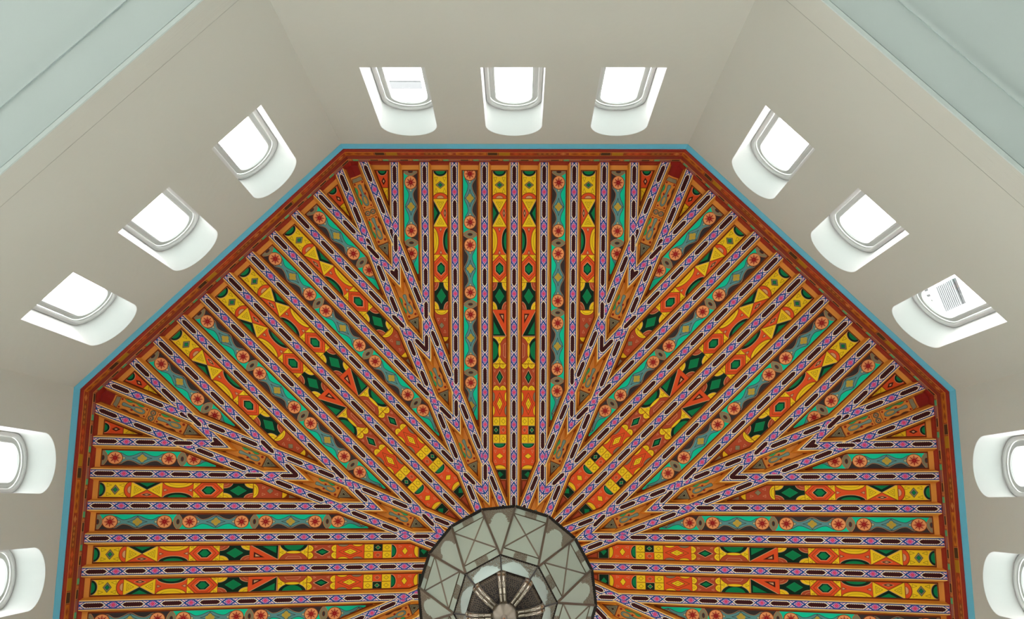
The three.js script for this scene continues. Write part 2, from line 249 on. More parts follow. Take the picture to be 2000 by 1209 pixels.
// the panels on the diagonals, drawn with x outwards from the notch of the V, y across
function vasePaint(len, corner) {
  const half = DD - BW / 2, W = corner ? 1024 : 768, H = Math.round(W * 2 * half / len * 1.3), c = document.createElement('canvas'); c.width = W; c.height = H;
  const g = c.getContext('2d'); g.setTransform(W / len, 0, 0, H / (2 * half), 0, H / 2); g.lineJoin = 'round';
  const hw = half - EDGE - 0.0008;
  const blob = (pts, f, s, w = 0.9) => { g.beginPath(); const n = pts.length; for (let i = 0; i <= n; i++) { const p = pts[i % n], q = pts[(i + 1) % n], mx = (p[0] + q[0]) / 2, my = (p[1] + q[1]) / 2; i ? g.quadraticCurveTo(p[0], p[1], mx, my) : g.moveTo(mx, my); } g.closePath(); if (f) { g.fillStyle = f; g.fill(); } if (s) { g.strokeStyle = s; g.lineWidth = w * 0.001; g.stroke(); } };
  const dot = (x, y, r, f, s) => { g.beginPath(); g.ellipse(x, y, r, r, 0, 0, 7); g.fillStyle = f; g.fill(); if (s) { g.strokeStyle = s; g.lineWidth = 0.0009; g.stroke(); } };
  const poly = (p, f, s, w = 1) => { g.beginPath(); p.forEach(([x, y], i) => i ? g.lineTo(x, y) : g.moveTo(x, y)); g.closePath(); if (f) { g.fillStyle = f; g.fill(); } if (s) { g.strokeStyle = s; g.lineWidth = w * 0.001; g.stroke(); } };
  g.fillStyle = C.side; g.fillRect(0, -1, 9, 2);
  g.fillStyle = C.tan; g.fillRect(0.062, -hw, len, 2 * hw);
  poly([[0.02, 0], [0.062, hw], [0.062, -hw]], C.shade);
  poly([[0.031, 0], [0.06, hw * 0.9], [0.06, -hw * 0.9]], C.olive, css(88, 84, 70), 1.4); poly([[0.04, 0], [0.056, hw * 0.5], [0.056, -hw * 0.5]], null, css(84, 92, 74), 1.1); poly([[0.046, 0], [0.053, hw * 0.2], [0.053, -hw * 0.2]], C.black);
  g.fillStyle = C.brown; g.fillRect(0.0605, -hw, 0.0018, 2 * hw);
  const vase = (x, s, L) => {      // wide belly at x, running to the neck at x + s L
    const q = (f, w) => [x + s * f * L, w * hw];
    for (const e of [1, -1]) {
      const m = e > 0 ? 0 : 0.16, leaf = [q(0.0, e * 1.0), q(0.22, e * (0.5 + m)), q(0.52, e * 0.97), q(0.8, e * (0.5 + m)), q(1.06, e * 1.0)];
      blob(leaf.concat([q(0.5, e * 1.3)]), e > 0 ? css(40, 184, 110) : css(70, 48, 34), C.brown, 0.9);
      poly([q(0.46, e * 0.42), q(0.54, e * 0.58), q(0.62, e * 0.42), q(0.54, e * 0.26)], C.petal);
    }
    blob([q(-0.06, 0), q(0.02, 0.42), q(0.34, 0.5), q(0.62, 0.1), q(1.0, 0.36), q(1.05, 0), q(1.0, -0.36), q(0.62, -0.1), q(0.34, -0.5), q(0.02, -0.42)], css(126, 154, 142), css(60, 74, 68), 1.0);
    blob([q(0.02, 0), q(0.12, 0.3), q(0.34, 0.3), q(0.48, 0), q(0.34, -0.3), q(0.12, -0.3)], css(206, 156, 74), css(70, 116, 120), 1);
  };
  for (const e of [1, -1]) dot(0.0695, e * hw * 0.62, 0.0027, css(164, 40, 24), C.brown);
  vase(0.075, 1, corner ? 0.052 : 0.048);
  if (corner) {
    for (const e of [1, -1]) { dot(0.127, e * hw * 0.62, 0.0022, css(164, 40, 24)); dot(0.158, e * hw * 0.62, 0.0022, css(164, 40, 24)); dot(0.1425, e * hw * 0.48, 0.0063, css(128, 124, 98), C.coal); dot(0.1425, e * hw * 0.48, 0.0035, C.peach, C.coal); dot(0.1425, e * hw * 0.48, 0.0016, C.black); }
    for (const x of [0.1325, 0.1525]) { g.fillStyle = C.brown; g.fillRect(x - 0.0006, -hw, 0.0012, 2 * hw); }
    vase(0.162, 1, 0.05);
    for (const e of [1, -1]) dot(0.217, e * hw * 0.7, 0.0024, css(164, 40, 24));
    poly([[0.221, hw], [0.221, -hw], [0.231, -hw * 0.75], [0.231, hw * 0.75]], C.olive, C.brown, 1.2); g.fillStyle = C.red; g.fillRect(0.235, -1, 1, 2);
  } else { g.fillStyle = C.shade; g.fillRect(0.152, -1, 1, 2); }
  for (const e of [1, -1]) { g.fillStyle = C.brown; g.fillRect(0.055, e * hw - 0.0008, 1, 0.0016); }
  const tx = new THREE.CanvasTexture(c); tx.colorSpace = THREE.SRGBColorSpace; tx.magFilter = THREE.LinearFilter;
  return { tx, uv: (q, p) => [q / len, 0.5 - p / (2 * half)] };
}
function friezePaint(kind, H) {
  const L = 2 * tD, h = H, c = document.createElement('canvas'); c.width = 2048; c.height = 48;
  const g = c.getContext('2d'); g.setTransform(2048 / L, 0, 0, 48 / h, 1024, 0);
  g.fillStyle = kind === 'wide' ? css(150, 54, 26) : css(142, 66, 40); g.fillRect(-1, 0, 2, h);
  const rect = (x, w, f, m = 0.12) => { g.fillStyle = f; g.fillRect(x, h * m, w, h * (1 - 2 * m)); };
  const dia = (x, rx, f, ry = 0.3) => { g.beginPath(); g.moveTo(x - rx, h / 2); g.lineTo(x, h * (0.5 - ry)); g.lineTo(x + rx, h / 2); g.lineTo(x, h * (0.5 + ry)); g.fillStyle = f; g.fill(); };
  if (kind === 'wide') {
    let x = -0.42, i = 0; seed = 21;
    while (x < 0.42) {
      const w = [0.075, 0.024, 0.028, 0.06, 0.05, 0.022][i % 6];
      if (i % 6 === 0) { rect(x, w, css(190, 112, 30), 0.2); for (let j = 0; j < 3; j++) dia(x + w * (0.2 + 0.3 * j), w * 0.15, css(140, 58, 22), 0.22); }
      else if (i % 6 === 1) { rect(x, w, css(64, 40, 26)); g.strokeStyle = css(176, 120, 70); g.lineWidth = 0.0012; g.strokeRect(x, h * 0.14, w, h * 0.72); }
      else if (i % 6 === 2) rect(x, w, css(170, 124, 26));
      else if (i % 6 === 3) { for (let j = 0; j < 3; j++) dia(x + w * (0.2 + 0.3 * j), w * 0.15, css(190, 80, 40)); }
      else if (i % 6 === 4) { rect(x, w, css(130, 66, 30), 0.2); for (let j = 0; j < 4; j++) dia(x + w * (0.14 + 0.24 * j), w * 0.1, css(176, 110, 48), 0.2); }
      else { dia(x + w / 2, w * 0.4, css(196, 122, 66)); }
      x += w + 0.003; i++;
    }
    g.fillStyle = css(186, 120, 50); g.fillRect(-1, 0, 2, h * 0.07); g.fillRect(-1, h * 0.93, 2, h * 0.07);
  } else {
    for (let k = -6; k <= 6; k++) {
      const x = k * BS;
      rect(x - 0.013, 0.026, css(150, 92, 82), 0.05);
      rect(x + 0.0165, 0.019, css(60, 34, 22), 0.26); g.strokeStyle = css(190, 140, 100); g.lineWidth = 0.0011; g.strokeRect(x + 0.015, h * 0.2, 0.022, h * 0.6);
      dia(x + 0.042, 0.005, css(196, 120, 60)); rect(x + 0.048, 0.0135, css(88, 170, 118), 0.14);
    }
    g.fillStyle = css(184, 120, 90); g.fillRect(-1, h * 0.88, 2, h * 0.12);
  }
  const tx = new THREE.CanvasTexture(c); tx.colorSpace = THREE.SRGBColorSpace; tx.magFilter = THREE.LinearFilter; return tx;
}
function noiseMap(size, f, lo, hi) {        // fine and coarse plaster unevenness
  const d = new Uint8Array(size * size * 4), grid = {};
  const val = (x, y, n, s) => { const k = s + ':' + ((x % n) + n) % n + ':' + ((y % n) + n) % n; return grid[k] ?? (grid[k] = rnd()); };
  const lerp = (a, b, t) => a + (b - a) * t * t * (3 - 2 * t);
  for (let y = 0; y < size; y++) for (let x = 0; x < size; x++) {
    let v = 0, amp = 0.5;
    for (const n of f) { const u = x / size * n, w = y / size * n, i = Math.floor(u), j = Math.floor(w); v += amp * lerp(lerp(val(i, j, n, n), val(i + 1, j, n, n), u - i), lerp(val(i, j + 1, n, n), val(i + 1, j + 1, n, n), u - i), w - j); amp *= 0.6; }
    const o = (y * size + x) * 4, q = Math.max(0, Math.min(255, lo + (hi - lo) * v)); d[o] = d[o + 1] = d[o + 2] = q; d[o + 3] = 255;
  }
  const t = new THREE.DataTexture(d, size, size); t.wrapS = t.wrapT = THREE.RepeatWrapping; t.magFilter = THREE.LinearFilter; t.needsUpdate = true; return t;
}

// ---------------------------------------------------------------- materials
const bumps = noiseMap(256, [6, 17, 61], 0, 255);
const wallBump = bumps.clone(); wallBump.repeat.set(0.5, 0.5);
const M = {
  wall: mat(new THREE.Color().setRGB(0.475, 0.48, 0.415), 0.85, { bumpMap: wallBump, bumpScale: 0.004 }),
  reveal: mat(new THREE.Color().setRGB(0.55, 0.548, 0.53), 0.7),
  frame: mat(new THREE.Color().setRGB(0.5, 0.51, 0.485), 0.5),
  pane: new THREE.MeshPhysicalMaterial({ color: 0xffffff, roughness: 0.02, transmission: 1, thickness: 0, ior: 1.5 }),
  soffit: mat(new THREE.Color().setRGB(0.42, 0.5, 0.48), 0.55),
  hall: mat(new THREE.Color().setRGB(0.7, 0.69, 0.65), 0.9),
  joint: mat(new THREE.Color().setRGB(0.36, 0.355, 0.305), 0.9),
  floor: mat(new THREE.Color().setRGB(0.74, 0.72, 0.68), 0.5),
  side: mat(srgb(234, 152, 48), 0.55), red: mat(srgb(150, 30, 22), 0.5), redDark: mat(srgb(132, 34, 22), 0.55), blue: mat(srgb(98, 190, 216), 0.6), gold: mat(srgb(206, 136, 58), 0.5),
  deck: mat(srgb(90, 60, 36), 0.9), outside: mat(new THREE.Color().setRGB(0.75, 0.74, 0.7), 0.9),
  beam: new THREE.MeshPhysicalMaterial({ color: 0xffffff, roughness: 0.5, specularIntensity: 0.3, map: beamPaint() }),
};
const painted = (tx) => new THREE.MeshPhysicalMaterial({ color: 0xffffff, roughness: 0.5, specularIntensity: 0.3, map: tx });

// ---------------------------------------------------------------- the setting: walls of the octagonal drum
const SIDES = ['north', 'north_east', 'east', 'south_east', 'south', 'south_west', 'west', 'north_west'];   // north = the top edge of the picture
const SILL = -0.415, SPRING = -0.117, HALF = 0.064, WINX = [-0.239, 0, 0.239], LOW = -0.805, THICK = 0.095;
function arch(half, sill, spring, cx = 0, Cls = THREE.Path) {
  const p = new Cls(); p.moveTo((cx - half) * S, sill * S); p.lineTo((cx + half) * S, sill * S); p.lineTo((cx + half) * S, spring * S);
  p.absarc(cx * S, spring * S, half * S, 0, Math.PI, false); p.lineTo((cx - half) * S, sill * S); return p;
}
function wallGeometry() {
  const hwd = tD * (1 + THICK) * S, sh = new THREE.Shape(), foot = (LOW + 0.006) * S;
  sh.moveTo(-hwd, foot); sh.lineTo(hwd, foot); sh.lineTo(hwd, 0.2 * S); sh.lineTo(-hwd, 0.2 * S); sh.closePath();
  for (const x of WINX) sh.holes.push(arch(HALF + 0.001, SILL - 0.001, SPRING, x));
  const g = new THREE.ExtrudeGeometry(sh, { depth: THICK * S, bevelEnabled: false, curveSegments: 40 });
  g.translate(0, 0, S); return g;
}
const WG = wallGeometry(), bandG = block(-tD - 0.002, tD + 0.002, LOW, -0.742, 1 - 0.0016, 1.0008);
const jointG = block(-tD, tD, -0.7428, -0.7418, 1 - 0.0019, 1.0005);
const WALL_SAYS = { 0: 'pale plaster wall with three round-headed windows above the upper edge of the painted ceiling', 1: 'pale plaster wall with three windows at the upper right slanted edge', 7: 'pale plaster wall with three windows at the upper left slanted edge', 2: 'pale plaster wall along the right upright edge of the ceiling', 6: 'pale plaster wall along the left upright edge of the ceiling' };
for (let k = 0; k < 8; k++) {
  const w = group('wall_' + SIDES[k]); w.position.y = Y0; w.rotation.y = k * Math.PI / 4; structure(w, WALL_SAYS[k]);
  mesh('plaster', WG, M.wall, w); mesh('lower_band', bandG, M.wall, w); mesh('plaster_joint', jointG, M.joint, w);
}
// windows
function ring(o, i, r0, r1, bevel) {
  const sh = arch(o[0], o[1], o[2], 0, THREE.Shape); sh.holes.push(arch(i[0], i[1], i[2]));
  const b = bevel || 0, g = new THREE.ExtrudeGeometry(sh, { depth: (r1 - r0) * S - 2 * b, bevelEnabled: b > 0, bevelThickness: b, bevelSize: b, bevelOffset: -b, bevelSegments: 3, curveSegments: 40 });
  g.translate(0, 0, r0 * S + b); return g;
}
const winG = {
  reveal: ring([HALF + 0.001, SILL - 0.001, SPRING], [HALF, SILL, SPRING], 1.0002, 1.064, 0),
  moulding: ring([HALF + 0.0005, SILL, SPRING], [0.0535, SILL + 0.012, SPRING], 1.0625, 1.071, 0.012),
  frame: ring([0.0545, SILL + 0.011, SPRING], [0.0408, SILL + 0.024, SPRING], 1.0712, 1.08, 0.006),
  bead: ring([0.0455, SILL + 0.019, SPRING], [0.0415, SILL + 0.023, SPRING], 1.0695, 1.072, 0.003),
};
{ const g = new THREE.ShapeGeometry(arch(0.0425, SILL + 0.022, SPRING, 0, THREE.Shape), 40); g.translate(0, 0, 1.0755 * S); winG.pane = g; }
const PLACE = ['left', 'middle', 'right'];
let wn = 0;
for (let k = 0; k < 8; k++) for (let j = 0; j < 3; j++) {
  const w = group('window_' + (++wn)); w.rotation.y = k * Math.PI / 4;
  w.position.set(Math.cos(k * Math.PI / 4) * WINX[j] * S, Y0, -Math.sin(k * Math.PI / 4) * WINX[j] * S);
  const where = { 0: ['left', 'middle', 'right'], 1: ['upper', 'middle', 'lower'], 7: ['lower', 'middle', 'upper'], 2: ['upper', 'lower', null], 6: [null, 'lower', 'upper'] }[k]?.[j];
  const wall = { 0: 'three windows above the top edge of the painted ceiling', 1: 'three windows along the ceiling\'s right slanted edge', 7: 'three windows along the ceiling\'s left slanted edge', 2: 'two windows at the right margin', 6: 'two windows at the left margin' }[k];
  structure(w, where ? `small round-headed window in a white reveal, ${where} of the ${wall}` : undefined);
  mesh('reveal', winG.reveal, M.reveal, w); mesh('moulding', winG.moulding, M.reveal, w); mesh('window_frame', winG.frame, M.frame, w); mesh('glazing_bead', winG.bead, M.frame, w); mesh('pane', winG.pane, M.pane, w);
}

// ---------------------------------------------------------------- the painted wooden ceiling
const ceiling = group('ceiling'); ceiling.position.y = Y0;
structure(ceiling, 'octagonal painted wooden ceiling of radiating beams and patterned panels');
const place = (o, k) => { o.rotation.y = k * Math.PI / 4; return o; };
const inDiag = (q, p) => [q * cD + p * sD, q * sD - p * cD];            // along and across the diagonal -> rho, t (p > 0 towards the side's middle)
const shift3 = (pts, off) => pts.map(([r, t]) => at(r, t, off));
const mirrored = (pts) => pts.map(([r, t]) => [r, -t]).reverse();
// a beam from its lower outline (rho, t) and the outline at the panels
function addBeam(lower, upper, uvs, k, name = 'beam') {
  const key = lower;
  const b = mesh(name, key.body ??= prism(shift3(lower, 0.0006), shift3(upper, DEEP + 0.004)), M.side, ceiling); place(b, k);
  mesh('painted_face', key.face ??= prism(shift3(lower, -0.0002), shift3(lower, 0.001), uvs), M.beam, b);
}
const beams = [];
for (let i = -4; i <= 4; i++) {
  const s = Math.sign(i), a = Math.abs(i), c = a * BS;
  const end = (t) => Math.max(Math.abs(t) / tD, 0);
  const pts = (e) => i === 0 ? [[1, -BW / 2 - e], [1, BW / 2 + e], [(BW / 2 + e) / tD, BW / 2 + e], [0.0005, 0], [(BW / 2 + e) / tD, -BW / 2 - e]]
    : [[1, c - BW / 2 - e], [1, c + BW / 2 + e], [end(c + BW / 2 + e), c + BW / 2 + e], [end(c - BW / 2 - e), c - BW / 2 - e]].map(([r, t]) => [r, s * t]);
  const lower = pts(0), upper = pts(EDGE), uvs = lower.map(([r, t]) => [(HEX0 - r) / PER, 0.5 + (t - i * BS) / BW]);
  beams.push({ lower, upper, uvs });
}
// the pairs beside the diagonals, in pieces between the parallel beams
for (const s of [1, -1]) for (let n = 0; n <= 4; n++) {
  const piece = (e, ov) => {
    const qAt = (c, p) => (c + p * cD) / sD, c0 = n * BS + BW / 2 - ov, c1 = (n + 1) * BS - BW / 2 + ov, out = [];
    for (const [p, lo] of [[DD - BW / 2 - e, true], [DD + BW / 2 + e, true], [DD + BW / 2 + e, false], [DD - BW / 2 - e, false]]) {
      const q = lo ? qAt(c0, p) : n < 4 ? qAt(c1, p) : (1 - p * sD) / cD; out.push(inDiag(q, p));
    }
    return out.map(([r, t]) => [r, s * t]);
  };
  const lower = piece(0, 0.0042), upper = piece(EDGE, 0.002);
  const mid = ((n + 0.5) * BS + DD * cD) / sD, q1 = (1 - DD * sD) / cD - 0.008;
  const uvs = lower.map(([r, t]) => { const q = r * cD + Math.abs(t) * sD, p = r * sD - Math.abs(t) * cD; return [n < 4 ? (mid - q) / PER + 0.8125 : (q1 - q) / PER, 0.5 + (p - DD) / BW]; });
  beams.push({ lower, upper, uvs, proud: true });
}
for (const b of beams) if (b.proud) {          // these faces lie a hair lower, so that they cover the edge lines they run into
  b.body = prism(shift3(b.lower, 0.0004), shift3(b.upper, DEEP + 0.004)); b.face = prism(shift3(b.lower, -0.0006), shift3(b.lower, 0.0006), b.uvs);
} else { b.body = prism(shift3(b.lower, 0.0006), shift3(b.upper, DEEP + 0.004)); b.face = prism(shift3(b.lower, -0.0002), shift3(b.lower, 0.001), b.uvs); }
for (let k = 0; k < 8; k++) for (const b of beams) { const m = place(mesh('beam', b.body, M.side, ceiling), k); mesh('painted_face', b.face, M.beam, m); }

// panels between the parallel beams
const board = (pts, uv) => prism(shift3(pts, DEEP), shift3(pts, DEEP + 0.004), pts.map(([r, t]) => uv(r, Math.abs(t))));
const GEO1 = stripPaint(1, 'geometric'), TEAL2 = stripPaint(2, 'teal'), TEAL2B = stripPaint(2, 'teal', 0.0203), GEO3 = stripPaint(3, 'geometric'), TEAL4 = stripPaint(4, 'teal'), TRI = trianglePaint();
const strips = [GEO1, TEAL2, GEO3, TEAL4].map((p, i) => {
  const k = i + 1, m = 0.001, t0 = (k - 1) * BS + BW / 2 + m, t1 = k * BS - BW / 2 - m, o = [[0.999, t0], [0.999, t1], [onL(t1, m), t1], [onL(t0, m), t0]];
  return { m: painted(p.tx), g: [board(o, p.uv), board(mirrored(o), p.uv)] };
});
{
  const a = 4 * BS + BW / 2 + 0.001, tL = (r) => (r * sD - (DD + BW / 2 + 0.001)) / cD, o = [[0.999, a], [0.999, tL(0.999)], [(DD + BW / 2 + 0.001 + a * cD) / sD, a]];
  strips.push({ m: painted(TRI.tx), g: [board(o, TRI.uv), board(mirrored(o), TRI.uv)] });
}
const otherTeal = painted(TEAL2B.tx);
for (let k = 0; k < 8; k++) strips.forEach((s, i) => s.g.forEach((g, j) => place(mesh('panel', g, k === 0 && i === 1 && j === 1 ? otherTeal : s.m, ceiling), k)));
// panels on the diagonals: a board folded along the ridge
const half = DD - BW / 2;
const KITE = vasePaint(0.2, false), CORNER = vasePaint(0.27, true), kiteM = painted(KITE.tx), cornerM = painted(CORNER.tx);
function kite(n, flip) {
  const p1 = half - 0.001, q0 = (n * BS + BW / 2) / sD, tex = n < 4 ? KITE : CORNER, parts = [];
  for (const s of [1, -1]) {
    const lo = (p) => (n * BS + BW / 2 + p * cD) / sD, hi = (p) => n < 4 ? ((n + 1) * BS - BW / 2 + p * cD) / sD : (0.999 - p * sD) / cD;
    const qp = [[lo(0), 0], [lo(p1), p1], [hi(p1), p1], [hi(0), 0]];
    const pts = qp.map(([q, p]) => inDiag(q, p)), uv = qp.map(([q, p]) => tex.uv(q - q0, s * p * (flip ? -1 : 1)));
    // s = 1 is the half on this side's right end; s = -1 the half on the next side's left end, turned into this side's axes
    const to = (off) => pts.map(([r, t]) => { const v = at(r, s * t, off); return s > 0 ? v : v.applyAxisAngle(V3(0, 1, 0), Math.PI / 4); });
    parts.push(prism(to(DEEP), to(DEEP + 0.004), uv));
  }
  return mergeGeometries(parts);
}
for (const flip of [false, true]) for (let n = 0; n <= 4; n++) { const g = kite(n, flip); for (let k = 0; k < 8; k++) if (flip === (k === 6)) place(mesh('diagonal_panel', g, n < 4 ? kiteM : cornerM, ceiling), k); }
// rim: bands and friezes round the top of the walls, end boards behind the beams
const hwAt = (r) => tD * r;
const band = (y0, y1, out) => { const r0 = 1 - out, a = [], b = []; for (const [r, s] of [[r0, -1], [r0, 1], [1.01, 1], [1.01, -1]]) { a.push(V3(s * hwAt(r) * S, y0 * S, r * S)); b.push(V3(s * hwAt(r) * S, y1 * S, r * S)); } return prism(a, b); };
const face = (y0, y1, out) => { const g = new THREE.PlaneGeometry(2 * tD * (1 - out) * S, (y1 - y0) * S); g.rotateY(Math.PI); g.translate(0, (y0 + y1) / 2 * S, (1 - out) * S); return g; };
const fr = (y0, y1, out) => { const g = band(y0, y1, out), P = g.attributes.position, U = g.attributes.uv; for (let i = 0; i < P.count; i++) U.setXY(i, 0.5 + P.getX(i) / (2 * tD * S), (P.getY(i) / S - y0) / (y1 - y0)); return g; };
const RIM = [
  ['blue_band', band(0, 0.0315, 0.0008), M.blue], ['red_moulding', band(0.0315, 0.0475, 0.0032), M.red], ['gold_line', band(0.0475, 0.0495, 0.0036), M.gold],
  ['painted_frieze', fr(0.0495, 0.076, 0.002), painted(friezePaint('wide', 0.0265))], ['red_moulding', band(0.076, 0.0955, 0.003), M.redDark], ['gold_line', band(0.0955, 0.0975, 0.0036), M.gold],
  ['painted_frieze', fr(0.0975, 0.1145, 0.0024), painted(friezePaint('narrow', 0.017))], ['end_board', band(0.1145, 0.16, 0.0042), M.red],
];
{ const t1 = 0.379, o0 = [[0.9985, -t1], [0.9985, t1], [PAINTED + 0.0006, t1 - 0.0065], [PAINTED + 0.0006, -t1 + 0.0065]]; RIM.push(['end_strip', prism(shift3(o0, DEEP - 0.0028), shift3(o0, DEEP + 0.0005)), M.side]); }
for (const [n, g, m] of RIM) for (let k = 0; k < 8; k++) place(mesh(n, g, m, ceiling), k);
{ // boards above, that close the roof
  const o = [[1.1, -1.1 * tD], [1.1, 1.1 * tD], [0, 0]], g = prism(shift3(o, DEEP + 0.01), shift3(o, DEEP + 0.04));
  for (let k = 0; k < 8; k++) place(mesh('roof_deck', g, M.deck, ceiling), k);
}

// ---------------------------------------------------------------- the hall below: its ceiling, walls and floor
const HALL = 3.1, yLow = Y0 + LOW * S;          // half width of the hall in drum apothems
{
  const oct = (r, Cls) => { const p = new Cls(); for (let i = 0; i < 8; i++) { const a = (i + 0.5) * Math.PI / 4, R = r / cD * S; i ? p.lineTo(R * Math.sin(a), R * Math.cos(a)) : p.moveTo(R * Math.sin(a), R * Math.cos(a)); } p.closePath(); return p; };
  const flat = (outer, hole, y, th) => { outer.holes.push(hole); const g = new THREE.ExtrudeGeometry(outer, { depth: th, bevelEnabled: false }); g.rotateX(-Math.PI / 2); g.translate(0, y, 0); return g; };
  const sq = () => { const h = HALL * S, p = new THREE.Shape(); p.moveTo(-h, -h); p.lineTo(h, -h); p.lineTo(h, h); p.lineTo(-h, h); p.closePath(); return p; };
  const lower = group('ceiling_lower'); structure(lower, 'pale green lower ceiling around the foot of the drum');
  mesh('border', flat(oct(1.086, THREE.Shape), oct(1.0085, THREE.Path), yLow, 0.05), M.soffit, lower);
  mesh('edge_bead', flat(oct(1.0055, THREE.Shape), oct(0.9985, THREE.Path), yLow - 0.012, 0.034), mat(new THREE.Color().setRGB(0.48, 0.56, 0.53), 0.6), lower);
  mesh('outer_bead', flat(oct(1.09, THREE.Shape), oct(1.083, THREE.Path), yLow - 0.008, 0.03), M.soffit, lower);
  mesh('ceiling_board', flat(sq(), oct(1.08, THREE.Path), yLow + 0.02, 0.2), M.soffit, lower);
  structure(mesh('floor', new THREE.BoxGeometry(2 * HALL * S + 1, 0.3, 2 * HALL * S + 1).translate(0, -0.15, 0), M.floor), 'stone floor of the hall below the drum');
  const h = HALL * S, OPEN = [[-7, 7], [], [-2.35, 2.35], [7]];     // openings of the north, east, south and west walls
  for (let k = 0; k < 4; k++) {
    const w = new THREE.Shape(); w.moveTo(-h - 0.3, 0); w.lineTo(h + 0.3, 0); w.lineTo(h + 0.3, yLow + 0.2); w.lineTo(-h - 0.3, yLow + 0.2); w.closePath();
    for (const x of OPEN[k]) { const p = new THREE.Path(); p.moveTo(x - 1.6, 0.9); p.lineTo(x + 1.6, 0.9); p.lineTo(x + 1.6, 5.6); p.lineTo(x - 1.6, 5.6); p.closePath(); w.holes.push(p); }
    const g = new THREE.ExtrudeGeometry(w, { depth: 0.3, bevelEnabled: false }); g.translate(0, 0, h);
    const m = mesh('wall_hall_' + SIDES[2 * k], g, M.hall); m.rotation.y = k * Math.PI / 2; structure(m);
  }
}

// ---------------------------------------------------------------- outside: paving, and what shows through two of the panes
structure(mesh('ground', new THREE.BoxGeometry(80, 0.3, 80).translate(0, -0.46, 0), mat(new THREE.Color().setRGB(0.58, 0.57, 0.54), 0.9)), 'pale paving outside the hall');
{
  const wallM = mat(new THREE.Color().setRGB(0.8, 0.79, 0.76), 0.9), dull = (v) => new THREE.MeshPhysicalMaterial({ color: new THREE.Color().setRGB(v, v * 1.02, v * 1.04), roughness: 0.9, specularIntensity: 0.08 }), grey = dull(0.12), dim = dull(0.06), pale = dull(0.075);
  const tower = (name, label, x, z, turn, w, top) => {
    const g = group(name); g.position.set(x * S, -0.31, z * S); g.rotation.y = turn; g.userData = { label, category: 'building' };
    mesh('wall', new THREE.BoxGeometry(w * S, Y0 + top * S + 0.31, 1.2).translate(0, (Y0 + top * S + 0.31) / 2, 0.6), wallM, g);
    mesh('coping', new THREE.BoxGeometry(w * S + 0.16, 0.12, 1.36).translate(0, Y0 + top * S + 0.37, 0.6), wallM, g);
    return g;
  };
  const H = (h) => Y0 + h * S + 0.31;
  // seen through the lowest window of the right slanted wall: a louvred window under a row of corbels
  const a = tower('corner_tower', 'white tower with louvred opening and corbels, outside the lowest window at right slanted edge', 1.959, 1.092, Math.atan2(0.95, 0.3), 0.46, 2.5);
  const lw = group('louvred_window', a); lw.position.set(0, H(2.02), 0);
  mesh('recess', new THREE.BoxGeometry(0.42, 0.66, 0.02).translate(0, 0.31, -0.012), dim, lw);
  for (let i = 0; i < 10; i++) mesh('slat', new THREE.BoxGeometry(0.42, 0.022, 0.05).rotateX(-0.5).translate(0, 0.03 + i * 0.062, -0.04), grey, lw);
  for (let i = 0; i < 8; i++) mesh('corbel', new THREE.BoxGeometry(0.04, 0.06, 0.14).translate(-0.35 + i * 0.1, H(2.31), -0.07), dim, a);
  mesh('string_course', new THREE.BoxGeometry(1.2, 0.03, 0.06).translate(0, H(2.25), -0.03), wallM, a);
  // seen through the left window above the ceiling's top edge: a strip window
  const b = tower('stair_tower', 'white tower with grey strip window, outside the left window above the top edge', -0.63, 2.48, 0, 0.36, 3.25);
  mesh('strip_window', new THREE.BoxGeometry(0.62, 0.33, 0.03).translate(0, H(2.94), -0.012), pale, b);
}

